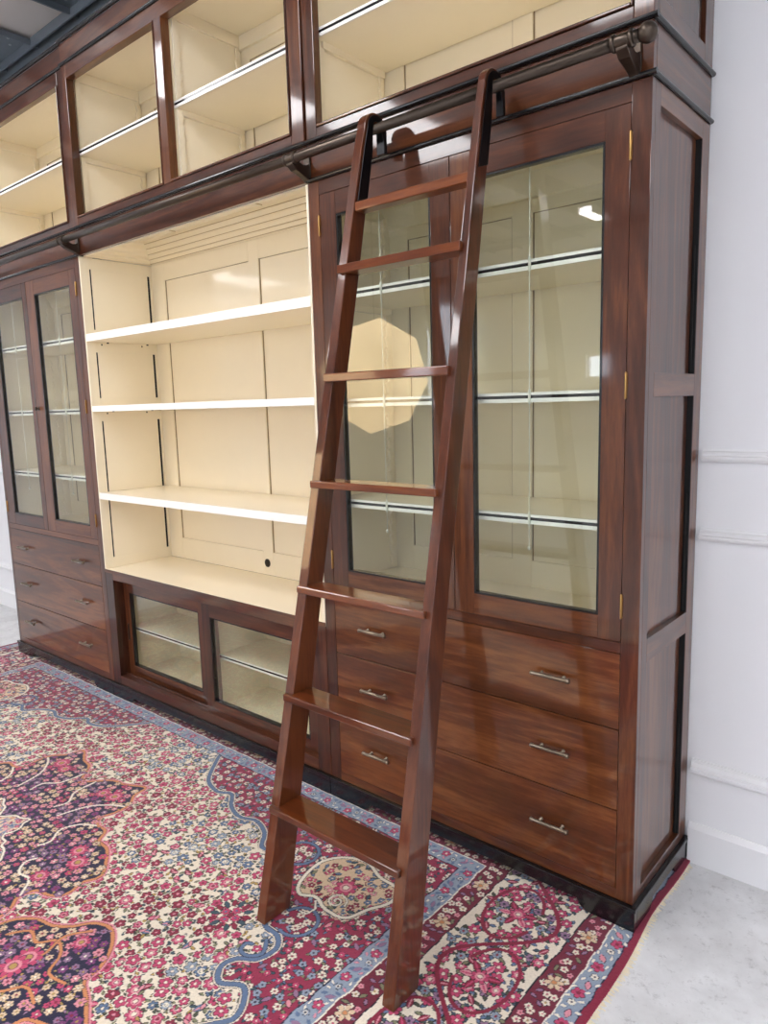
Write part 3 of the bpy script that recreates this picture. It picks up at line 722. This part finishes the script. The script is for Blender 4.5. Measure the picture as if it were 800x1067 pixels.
def flower(cx, cy, r, n, rot, pet, cen, ink='ink', w=0.0024, ring=None, lob=0.24, halo=None):
    a, b = win_(cx - r - .009, cx + r + .009, cy - r - .009, cy + r + .009)
    X = UX[a, b] - cx; Y = UY[a, b] - cy
    if X.size == 0: return
    rr = np.hypot(X, Y); th = np.arctan2(Y, X)
    lobes = np.abs(np.cos(n * th / 2 + rot)); R = r * (1 - lob * 1.6 * (1 - lobes) ** 1.3)
    C = RC[a, b]
    if halo: C[rr < R + w + .0032] = PAL[halo]
    C[rr < R + w] = PAL[ink]; C[rr < R] = PAL[pet]
    if r > 0.012:
        C[(rr < R) & (lobes < 0.22) & (rr > r * 0.3)] = PAL[ink] * 0.5 + PAL[pet] * 0.5
    if ring: C[rr < r * 0.55] = PAL[ring]
    if r > 0.009: C[rr < r * 0.34] = PAL[ink] * 0.6 + PAL[pet] * 0.4
    C[rr < r * 0.26] = PAL[cen]
def leaf(cx, cy, l, w, ang, c, ink='ink', vein=None):
    m = l + .005; a, b = win_(cx - m, cx + m, cy - m, cy + m)
    X = UX[a, b] - cx; Y = UY[a, b] - cy
    if X.size == 0: return
    u = X * math.cos(ang) + Y * math.sin(ang); v = -X * math.sin(ang) + Y * math.cos(ang)
    h = w * (1 - (u / l) ** 2); C = RC[a, b]; k = np.abs(u) < l
    C[(np.abs(v) < h + 0.0018) & (np.abs(u) < l + 0.0018)] = PAL[ink]; C[k & (np.abs(v) < h)] = PAL[c]
    if vein: C[k & (np.abs(v) < h * 0.3)] = PAL[vein]
def stroke(pts, w, c, ink=None, wi=0.0022, close=False):
    if close: pts = list(pts) + [pts[0]]
    xs_ = [p[0] for p in pts]; ys_ = [p[1] for p in pts]
    m = w + wi + .004; a, b = win_(min(xs_) - m, max(xs_) + m, min(ys_) - m, max(ys_) + m)
    X = UX[a, b]; Y = UY[a, b]
    if X.size == 0: return
    D = np.full(X.shape, 9.0)
    for (x1, y1), (x2, y2) in zip(pts, pts[1:]):
        dx, dy = x2 - x1, y2 - y1; L2 = dx * dx + dy * dy + 1e-12
        q = np.clip(((X - x1) * dx + (Y - y1) * dy) / L2, 0, 1)
        D = np.minimum(D, np.hypot(X - x1 - q * dx, Y - y1 - q * dy))
    C = RC[a, b]
    if ink: C[D < w / 2 + wi] = PAL[ink]
    C[D < w / 2] = PAL[c]
def smooth(pts, n=6, close=False):
    P = list(pts); out = []; m = len(P)
    rngi = range(m) if close else range(m - 1)
    for i in rngi:
        p0 = P[(i - 1) % m] if (close or i > 0) else P[i]; p1 = P[i]; p2 = P[(i + 1) % m]; p3 = P[(i + 2) % m] if (close or i + 2 < m) else P[(i + 1) % m]
        for k in range(n):
            s = k / n
            out.append(tuple(0.5 * (2 * p1[j] + (p2[j] - p0[j]) * s + (2 * p0[j] - 5 * p1[j] + 4 * p2[j] - p3[j]) * s * s + (3 * p1[j] - p0[j] - 3 * p2[j] + p3[j]) * s ** 3) for j in (0, 1)))
    if not close: out.append(P[-1])
    return out
def quad(p):       # mirror a folded (u, v) point into the quadrants that can be seen
    u, v = p
    return [(CXR + u, CYR + v), (CXR - u, CYR + v), (CXR + u, CYR - v), (CXR - u, CYR - v)]
def qpoly(pts): return [[quad(p)[k] for p in pts] for k in range(4)]
YMIN, YMAX = -1.30, 0.12
def seen(x, y): return y > YMIN and y < YMAX and x > -4.12 and x < 0.05

# field: cream ground crowded with small roses, blue blossoms and leaves
def scatter(x0, x1, y0, y1, d, test, draw, jit=0.30):
    j = 0; y = y0
    while y < y1:
        x = x0 + (d / 2 if j % 2 else 0)
        while x < x1:
            qx = x + rnd.uniform(-jit, jit) * d; qy = y + rnd.uniform(-jit, jit) * d
            if test(qx, qy): draw(qx, qy)
            x += d
        y += d * 0.87; j += 1
def fT(x, y): return max(abs(x - CXR) - 1.5, abs(y - CYR) - 1.06)
SP = smooth([(0.26, 1.065), (0.30, 1.01), (0.40, 0.90), (0.50, 0.868), (0.56, 0.89), (0.63, 0.835), (0.71, 0.81), (0.78, 0.83), (0.86, 0.80), (0.92, 0.74), (0.99, 0.765), (1.06, 0.73), (1.05, 0.66), (1.12, 0.62), (1.17, 0.55), (1.213, 0.505), (1.27, 0.50), (1.305, 0.465), (1.295, 0.41), (1.25, 0.375), (1.24, 0.33), (1.28, 0.295), (1.335, 0.325), (1.375, 0.30), (1.40, 0.25), (1.37, 0.20), (1.35, 0.16), (1.40, 0.10), (1.505, 0.04)], 5)
SPP = SP + [(1.52, 1.08)]
MED = smooth([(0, .56), (.05, .61), (.10, .655), (.16, .665), (.20, .685), (.25, .705), (.262, .65), (.31, .60), (.315, .54), (.30, .49), (.345, .455), (.40, .455), (.44, .41), (.50, .405), (.555, .375), (.622, .322), (.605, .27), (.62, .215), (.585, .18), (.53, .165), (.515, .11), (.55, .07), (.575, 0)], 4)
PEN = smooth([(.60, 0.0), (.62, .06), (.67, .10), (.73, .115), (.78, .15), (.815, .195), (.865, .215), (.91, .20), (.955, .165), (.985, .12), (1.0, .07), (1.06, .045), (1.145, 0.0)], 4)
def in_poly(p, poly):
    x, y = p; c = False; n = len(poly)
    for i in range(n):
        x1, y1 = poly[i]; x2, y2 = poly[(i + 1) % n]
        if (y1 > y) != (y2 > y) and x < (x2 - x1) * (y - y1) / (y2 - y1) + x1: c = not c
    return c
MEDP = MED + [(0, 0)]; PENP = PEN
def region(x, y):
    t_ = fT(x, y)
    if t_ > 0: return 'border'
    q = (abs(x - CXR), abs(y - CYR))
    if in_poly(q, SPP): return 'spandrel'
    if in_poly(q, MEDP): return 'core' if in_poly((q[0] / .46, q[1] / .46), MEDP) else 'medallion'
    if in_poly(q, PENP): return 'medallion'
    return 'field'
def draw_leaves(x, y, r, cols, n=3, l=0.011, w_=0.0045):
    a0 = rnd.uniform(0, 6.28)
    for k in range(n):
        g = a0 + k * 6.28 / n + rnd.uniform(-.4, .4); leaf(x + (r + l * .7) * math.cos(g), y + (r + l * .7) * math.sin(g), l, w_, g + rnd.uniform(-.6, .6), rnd.choice(cols))
def d_field(x, y):
    z = math.sin(x * 5.1 + 1.3) * math.cos(y * 6.3 - x * 2) + rnd.uniform(-.8, .8)
    draw_leaves(x, y, .013, ['olive', 'olive', 'olived', 'teal', 'gold'], 4, .0095, .0040)
    r = rnd.uniform(.0115, .0195)
    if z > 0.55: flower(x, y, r, 6, rnd.uniform(0, 3), 'bluel' if rnd.random() < .4 else 'blue', 'cream', ring='white' if rnd.random() < .3 else None, halo='cream')
    elif z < -0.75: flower(x, y, r, 5, rnd.uniform(0, 3), 'crim', 'pinkl', halo='cream')
    elif rnd.random() < .07:
        g = rnd.uniform(0, 6.28)
        for q in (-.7, 0, .7): leaf(x - .012 * math.cos(g + q), y - .012 * math.sin(g + q), .014, .0055, g + q, 'olive', vein='gold')
        flower(x, y, .023, 7, g, 'pink', 'cream', ring='pinkl', halo='cream')
    elif rnd.random() < .20:
        g = rnd.uniform(0, 6.28); leaf(x, y, .019, .009, g, rnd.choice(['crim', 'pink', 'blue']), vein='pinkl'); leaf(x + .008 * math.cos(g), y + .008 * math.sin(g), .012, .0045, g + .8, 'pinkl')
    else: flower(x, y, r, 5, rnd.uniform(0, 3), 'pink', rnd.choice(['cream', 'crim', 'white']), ring='pinkl' if rnd.random() < .25 else None, halo='cream')
scatter(-3.6, -0.5, YMIN, 0.0, 0.0435, lambda x, y: region(x, y) == 'field', d_field)
# corner spandrels
m_in = (T < 0)
sp = inside(SPP, U, Vv) & m_in
RC[sp] = np.array(lin((148, 46, 76)))
def d_span(x, y):
    draw_leaves(x, y, .008, ['teal', 'blue', 'olive'], 2, .008, .0035)
    c = rnd.random()
    if c < .5: flower(x, y, rnd.uniform(.010, .014), 6, rnd.uniform(0, 3), 'cream', 'crim', w=.0015)
    elif c < .72: flower(x, y, .0115, 5, rnd.uniform(0, 3), 'bluel', 'navy', w=.0015)
    elif c < .9: flower(x, y, .010, 5, rnd.uniform(0, 3), 'pink', 'cream', w=.0015)
    else: leaf(x, y, .014, .006, rnd.uniform(0, 3), rnd.choice(['bluel', 'mauve', 'pinkl']))
scatter(-3.55, -0.5, YMIN, 0.0, 0.034, lambda x, y: region(x, y) == 'spandrel', d_span)
for P in qpoly(SP):
    stroke(P, .024, 'cream', 'ink', .0015); stroke(P, .014, 'blue', 'navy', .0015)
# hooks, roundels and the cartouche inside the spandrel
for P in qpoly(smooth([(1.26, .47), (1.29, .43), (1.265, .40), (1.235, .40), (1.225, .425), (1.24, .435)], 5)): stroke(P, .010, 'blue', 'navy')
for (u, v, r) in ((1.045, .80, .060), (1.275, .575, .058)):
    for k in range(4):
        cx, cy = quad((u, v))[k]
        if seen(cx, cy):
            ring = [(cx + r * math.cos(g * PI / 12), cy + r * math.sin(g * PI / 12)) for g in range(-7, 12)]
            stroke(ring, .010, 'blue', 'navy')
            for g in range(4): flower(cx + .026 * math.cos(g * 1.57 + .5), cy + .026 * math.sin(g * 1.57 + .5), .0135, 6, 0, 'cream', 'crim', w=.0016)
CART = smooth([(1.15, .70), (1.13, .80), (1.17, .87), (1.25, .90), (1.33, .87), (1.41, .86), (1.43, .80), (1.40, .74), (1.37, .67), (1.30, .66), (1.24, .68), (1.19, .66)], 5, True)
for P in qpoly(CART):
    if not any(seen(*p) for p in P): continue
    mk = inside(P, UX, UY); fill(mk, 'cream2')
    c_ = (sum(p[0] for p in P) / len(P), sum(p[1] for p in P) / len(P))
    for k in range(150):
        g = rnd.uniform(0, 6.28); q = rnd.uniform(0, 1) ** .5
        x = c_[0] + q * .15 * math.cos(g); y = c_[1] + q * .12 * math.sin(g)
        if not in_poly((x, y), P): continue
        if rnd.random() < .5: leaf(x, y, .012, .005, rnd.uniform(0, 3), rnd.choice(['olive', 'crim', 'teal', 'blue']))
        else: flower(x, y, .0115, 5, g, rnd.choice(['pink', 'blue', 'pinkl', 'crim']), 'cream', halo='cream2', w=.0014)
    flower(c_[0], c_[1], .036, 8, 0, 'pink', 'cream', ring='pinkl'); stroke(P, .011, 'white', 'ink', close=True)
    s_ = 1 if c_[0] > CXR else -1
    sc_ = [(c_[0] + s_ * (.02 + .034 * (1 - k / 22) * math.cos(k * .55)), c_[1] - .062 + .034 * (1 - k / 22) * math.sin(k * .55)) for k in range(20)]
    stroke(sc_, .006, 'white', 'ink', .0015)
    stroke([(c_[0] - s_ * .03, c_[1] - .10), (c_[0] - s_ * .005, c_[1] - .125), (c_[0] - s_ * .01, c_[1] - .155), (c_[0] - s_ * .03, c_[1] - .16)], .006, 'white', 'ink', .0015)
# half roundel with dark petals that leans on the corner
for k in range(4):
    cx, cy = quad((1.10, .47))[k]
    if seen(cx, cy):
        for g in range(14):
            a_ = g * 2 * PI / 14; leaf(cx + .050 * math.cos(a_), cy + .050 * math.sin(a_), .016, .007, a_, 'crim' if g % 2 else 'teal')
        flower(cx, cy, .038, 8, 0, 'cream', 'crim')
        for g in range(4): flower(cx + .022 * math.cos(g * 1.57), cy + .022 * math.sin(g * 1.57), .014, 6, 0, 'pink', 'blue')
# medallion, core and pendants
med = inside(MEDP, U, Vv); pen = inside(PENP, U, Vv)
for P in qpoly(MED) + qpoly(PEN): stroke(P, .034, 'pinkl'); stroke(P, .020, 'orange', 'crimd', .0015)
fill(med | pen, 'navy')
def d_med(x, y):
    if rnd.random() < .5: draw_leaves(x, y, .010, ['olive', 'gold', 'mauve'], 2, .008, .0032)
    z = math.sin(x * 17 + 1) * math.cos(y * 19)
    cols = ['purple', 'pinkl', 'mauve'] if z > 0 else ['cream2', 'cream2', 'pinkl', 'pink']
    flower(x, y, rnd.uniform(.0105, .0155), 6, rnd.uniform(0, 3), rnd.choice(cols), rnd.choice(['white', 'gold', 'crim']), ink='navy')
scatter(-2.8, -0.85, YMIN, -.4, 0.033, lambda x, y: region(x, y) == 'medallion', d_med, .2)
core = inside([(p[0] * .46, p[1] * .46) for p in MEDP], U, Vv); fill(core, 'cream2')
def d_core(x, y):
    if rnd.random() < .35: flower(x, y, .009, 5, 0, rnd.choice(['blue', 'pinkl', 'pink']), 'white', ink='blue', w=.001)
    else: leaf(x, y, .009, .0035, rnd.uniform(0, 3), rnd.choice(['blue', 'orange', 'bluel', 'crim']), ink='mauve')
scatter(-2.6, -1.5, YMIN, -.6, 0.017, lambda x, y: region(x, y) == 'core', d_core)
for P in qpoly([(p[0] * .46, p[1] * .46) for p in MED]): stroke(P, .008, 'white', 'navy')
for arc in (smooth([(.17, .40), (.20, .50), (.26, .56), (.31, .585)], 5), smooth([(.345, .455), (.29, .42), (.27, .36), (.31, .31), (.30, .27)], 5), smooth([(.515, .12), (.46, .17), (.40, .165), (.36, .20), (.37, .235)], 5),
            smooth([(0.05, .61), (.06, .52), (.11, .47), (.10, .42)], 5), smooth([(.66, .02), (.70, .07), (.76, .06), (.80, .10), (.86, .08), (.90, .03), (.97, .04)], 5), smooth([(.78, .0), (.82, .05), (.80, .12), (.84, .18)], 5)):
    for P in qpoly(arc): stroke(P, .0085, 'white' if arc[0][0] < .6 else 'orange', 'navy', .0012)
for k in range(4):
    for (u, v, r) in ((.215, .60, .036), (.155, .585, .03), (.50, .31, .036), (.44, .345, .032), (.47, .20, .03), (.80, .02, .040), (.86, .14, .026)):
        cx, cy = quad((u, v))[k]
        if seen(cx, cy): flower(cx, cy, r, 10, 0, 'pink', 'gold', ring='pinkl', ink='navy', w=.003)

# borders
def band(a, b, c): fill((T >= a) & (T < b), c)
band(-.004, .0, 'navy'); band(0, .058, 'bluel'); band(.058, .0625, 'white'); band(.0625, .133, 'crimd'); band(.133, .1365, 'ink'); band(.1365, .408, 'cream')
band(.408, .412, 'ink'); band(.412, .486, 'crimd'); band(.486, .4905, 'white'); band(.4905, .543, 'bluel'); band(.543, .5465, 'navy'); band(.5465, .70, 'crim')
def along(off, d):
    """points at distance off outside the field edge: right side, back side, left side"""
    out = []
    y = YMIN
    while y < 1.06 + off + CYR: out.append((CXR + 1.5 + off, y, 1)); out.append((CXR - 1.5 - off, y, 1)); y += d
    x = CXR - 1.5 - off
    while x < CXR + 1.5 + off: out.append((x, CYR + 1.06 + off, 0)); x += d
    return [p for p in out if seen(p[0], p[1])]
for r_ in (-.017, .017):
  for i, (x, y, s) in enumerate(along(.029 + r_, .021)):
    c_ = rnd.random(); leaf(x + rnd.uniform(-.004, .004), y + rnd.uniform(-.004, .004), .008, .0035, i * 1.3, 'pinkl' if c_ < .4 else ('blue' if c_ < .75 else 'white'), 'blue')
for i, (x, y, s) in enumerate(along(.029, .036)):
    j = .007 * math.sin(i * 2.4)
    x += j if s else 0; y += 0 if s else j
    if i % 3 == 0: flower(x, y, .015, 5, i, 'pink', 'cream', w=.0015)
    elif i % 3 == 1: flower(x, y, .0105, 6, i, 'bluel', 'navy', ring='white', w=.0015)
    else: leaf(x, y, .014, .006, i * 1.1, 'mauve', 'blue')
for i, (x, y, s) in enumerate(along(.5168, .036)):
    x += .006 * math.sin(i * 2.4) if s else 0
    if i % 3 == 0: flower(x, y, .0175, 5, i, 'pink', 'crim', w=.0015)
    elif i % 3 == 1: flower(x, y, .0105, 6, i, 'white', 'navy', w=.0015)
    else: leaf(x, y, .015, .007, i * 1.1, 'pinkl', 'navy')
    for q in (-1, 1): leaf(x + q * .019, y + .014, .009, .004, i * 1.7, 'mauve' if i % 2 else 'white', 'blue')
for o in (.098, .449):
    for r_, dd in ((-.019, .030), (.019, .030), (0, .033)):
        for i, (x, y, s) in enumerate(along(o + r_, dd)):
            x += rnd.uniform(-.006, .006); y += rnd.uniform(-.006, .006)
            k = rnd.random()
            if k < .45: flower(x, y, rnd.uniform(.0085, .0125), 5, i, 'cream', rnd.choice(['crim', 'pink', 'gold']), w=.0012)
            elif k < .65: flower(x, y, .009, 5, i, 'pinkl', 'crim', w=.0012)
            elif k < .8: leaf(x, y, .012, .0045, rnd.uniform(0, 3), 'olive')
            else: leaf(x, y, .010, .004, rnd.uniform(0, 3), 'mauve')
    for i, (x, y, s) in enumerate(along(o, .20)): flower(x, y, .025, 6, i, 'cream2', 'orange', lob=.45, w=.0015); 
# main border: flowers first, then the winding crimson vine with its palmettes
def inmain(x, y): t_ = fT(x, y); return .15 < t_ < .397 and seen(x, y)
def d_main(x, y):
    draw_leaves(x, y, .011, ['teal', 'olive', 'olived', 'blue'], 3, .010, .0045)
    k = rnd.random()
    if k < .50: flower(x, y, rnd.uniform(.015, .020), 6, rnd.uniform(0, 3), 'pink', 'cream', ring='pinkl' if rnd.random() < .3 else None)
    elif k < .68: flower(x, y, .0145, 6, rnd.uniform(0, 3), 'mauve', 'navy')
    elif k < .84: flower(x, y, .013, 6, rnd.uniform(0, 3), 'bluel', 'crim')
    else: leaf(x, y, .017, .0075, rnd.uniform(0, 3), 'crim', vein='pinkl')
scatter(-4.05, 0.0, YMIN, YMAX, 0.041, inmain, d_main, .25)
for sx in (1, -1):
    cx0 = CXR + sx * (1.5 + .272)
    vine = [(cx0 + sx * .098 * math.sin((y + .27) * 2 * PI / .52), y) for y in np.arange(YMIN - .05, YMAX + .05, .012)]
    stroke(vine, .0105, 'crim', 'crimd', .0012)
    for k in range(-3, 2):
        yc = -.14 + k * .26
        if not seen(cx0, yc): continue
        s_ = 1 if k % 2 == 0 else -1
        px_c = cx0 - sx * s_ * .02 * 1
        # oval branch that closes each bay
        arc_ = [(cx0 - sx * s_ * (.035 - .075 * math.cos(g)), yc + .118 * math.sin(g)) for g in np.linspace(0.4, 2 * PI - 0.4, 30)]
        stroke(arc_, .008, 'crim', 'crimd', .0012)
        for j in range(6):
            g = j * PI / 3 + .3; leaf(px_c + .034 * math.cos(g), yc + .034 * math.sin(g), .022, .009, g, 'pinkl' if j % 2 else 'crim', vein='pink')
        flower(px_c, yc, .024, 8, 0, 'pink', 'cream', ring='pinkl')
stroke([(x, CYR + 1.06 + .272 + .09 * math.sin(x * 12)) for x in np.arange(-4.0, -.02, .02)], .0105, 'crim', 'crimd', .0012)
# wool: slight colour drift and knot-to-knot variation
var = rng.normal(1.0, 0.055, UX.shape) * (1 + 0.05 * np.sin(UY * 9 + np.sin(UX * 3)) * np.sin(UX * 4))
RC *= var[..., None]
RC[...] = np.clip(RC, 0.004, 0.95)
Zr = -0.0016 + rng.normal(0, 0.00022, UX.shape) + 0.0009 * np.sin(UX * 5.3 + 2 * np.sin(UY * 3)) * np.sin(UY * 4.7)
Zr = np.minimum(Zr, -0.0004)
sm_ = np.clip((UY + .25) / .35, 0, 1)
XW = UX - np.where(UX > -.1, (UX + .1) / .137, 0) * (0.016 * sm_ + 0.003 * np.sin(UY * 14))
ny, nx = UX.shape
me = bpy.data.meshes.new('persian_rug')
co = np.stack([XW, UY, Zr], -1).reshape(-1, 3)
# skirt down to the floor on the four edges
edge = np.concatenate([np.arange(nx), (np.arange(1, ny) * nx + nx - 1), ((ny - 1) * nx + np.arange(nx - 2, -1, -1)), (np.arange(ny - 2, 0, -1) * nx)])
sk = co[edge].copy(); sk[:, 2] = ZFLOOR + 0.0003
co = np.concatenate([co, sk]); nv0 = nx * ny; ne_ = len(edge)
ii = (np.arange(ny - 1)[:, None] * nx + np.arange(nx - 1)[None, :]).reshape(-1)
fa = np.stack([ii, ii + 1, ii + nx + 1, ii + nx], -1)
s0 = nv0 + np.arange(ne_); s1 = nv0 + (np.arange(ne_) + 1) % ne_
fb = np.stack([edge[(np.arange(ne_) + 1) % ne_], edge, s0, s1], -1)
fs = np.concatenate([fa, fb]).astype(np.int32)
me.vertices.add(len(co)); me.vertices.foreach_set('co', co.astype(np.float32).ravel())
me.loops.add(fs.size); me.loops.foreach_set('vertex_index', fs.ravel())
me.polygons.add(len(fs)); me.polygons.foreach_set('loop_start', np.arange(0, fs.size, 4, dtype=np.int32)); me.polygons.foreach_set('loop_total', np.full(len(fs), 4, dtype=np.int32))
me.update(calc_edges=True); me.validate()
at = me.color_attributes.new('dye', 'FLOAT_COLOR', 'POINT')
cc = np.concatenate([RC.reshape(-1, 3), RC.reshape(-1, 3)[edge]]); cc = np.concatenate([cc, np.ones((len(cc), 1))], 1)
at.data.foreach_set('color', cc.astype(np.float32).ravel())
m, t_, p = newmat('wool_pile')
an = t_.nodes.new('ShaderNodeVertexColor'); an.layer_name = 'dye'
nz = t_.nodes.new('ShaderNodeTexNoise'); nz.inputs['Scale'].default_value = 420; nz.inputs['Detail'].default_value = 2
tc = t_.nodes.new('ShaderNodeTexCoord'); t_.links.new(tc.outputs['Object'], nz.inputs['Vector'])
b = t_.nodes.new('ShaderNodeBump'); b.inputs['Strength'].default_value = 0.35; b.inputs['Distance'].default_value = 0.002
t_.links.new(nz.outputs['Fac'], b.inputs['Height']); t_.links.new(b.outputs[0], p.inputs['Normal']); t_.links.new(an.outputs[0], p.inputs['Base Color'])
p.inputs['Roughness'].default_value = 0.85; sock(p, 'Specular IOR Level').default_value = 0.25
sock(p, 'Sheen Weight').default_value = 0.25; sock(p, 'Sheen Roughness').default_value = 0.5
me.materials.append(m)
rug = bpy.data.objects.new('persian_rug', me); COL.objects.link(rug)
rug['label'] = 'large floral rug with a navy medallion on cream field and crimson borders'; rug['category'] = 'rug'
# ragged cream fringe on the right-hand end
mb = MB()
for k in range(560):
    y = -2.2 + 2.60 * k / 560 + rnd.uniform(-.002, .002)
    sm1 = min(1, max(0, (y + .25) / .35)); x = 0.037 - (0.016 * sm1 + 0.003 * math.sin(y * 14)) - 0.0015
    l = rnd.uniform(.009, .021) * (1.0 if y < .1 else .8); dy = rnd.uniform(-.005, .005); w_ = rnd.uniform(.0015, .003); z = ZFLOOR + 0.0008
    mb.raw([(x, y - w_, z), (x, y + w_, z), (x, y, z + .004), (x + l, y + dy - w_ * .4, z), (x + l, y + dy + w_ * .4, z), (x + l, y + dy, z + .0016)], [(0, 1, 2), (3, 5, 4), (0, 2, 5, 3), (1, 4, 5, 2), (0, 3, 4, 1)])
fo = obj('fringe', mb, plain('undyed_cotton', (236, 226, 200), rough=0.9, var=0.12, scale=40), rug); fo['kind'] = 'stuff'
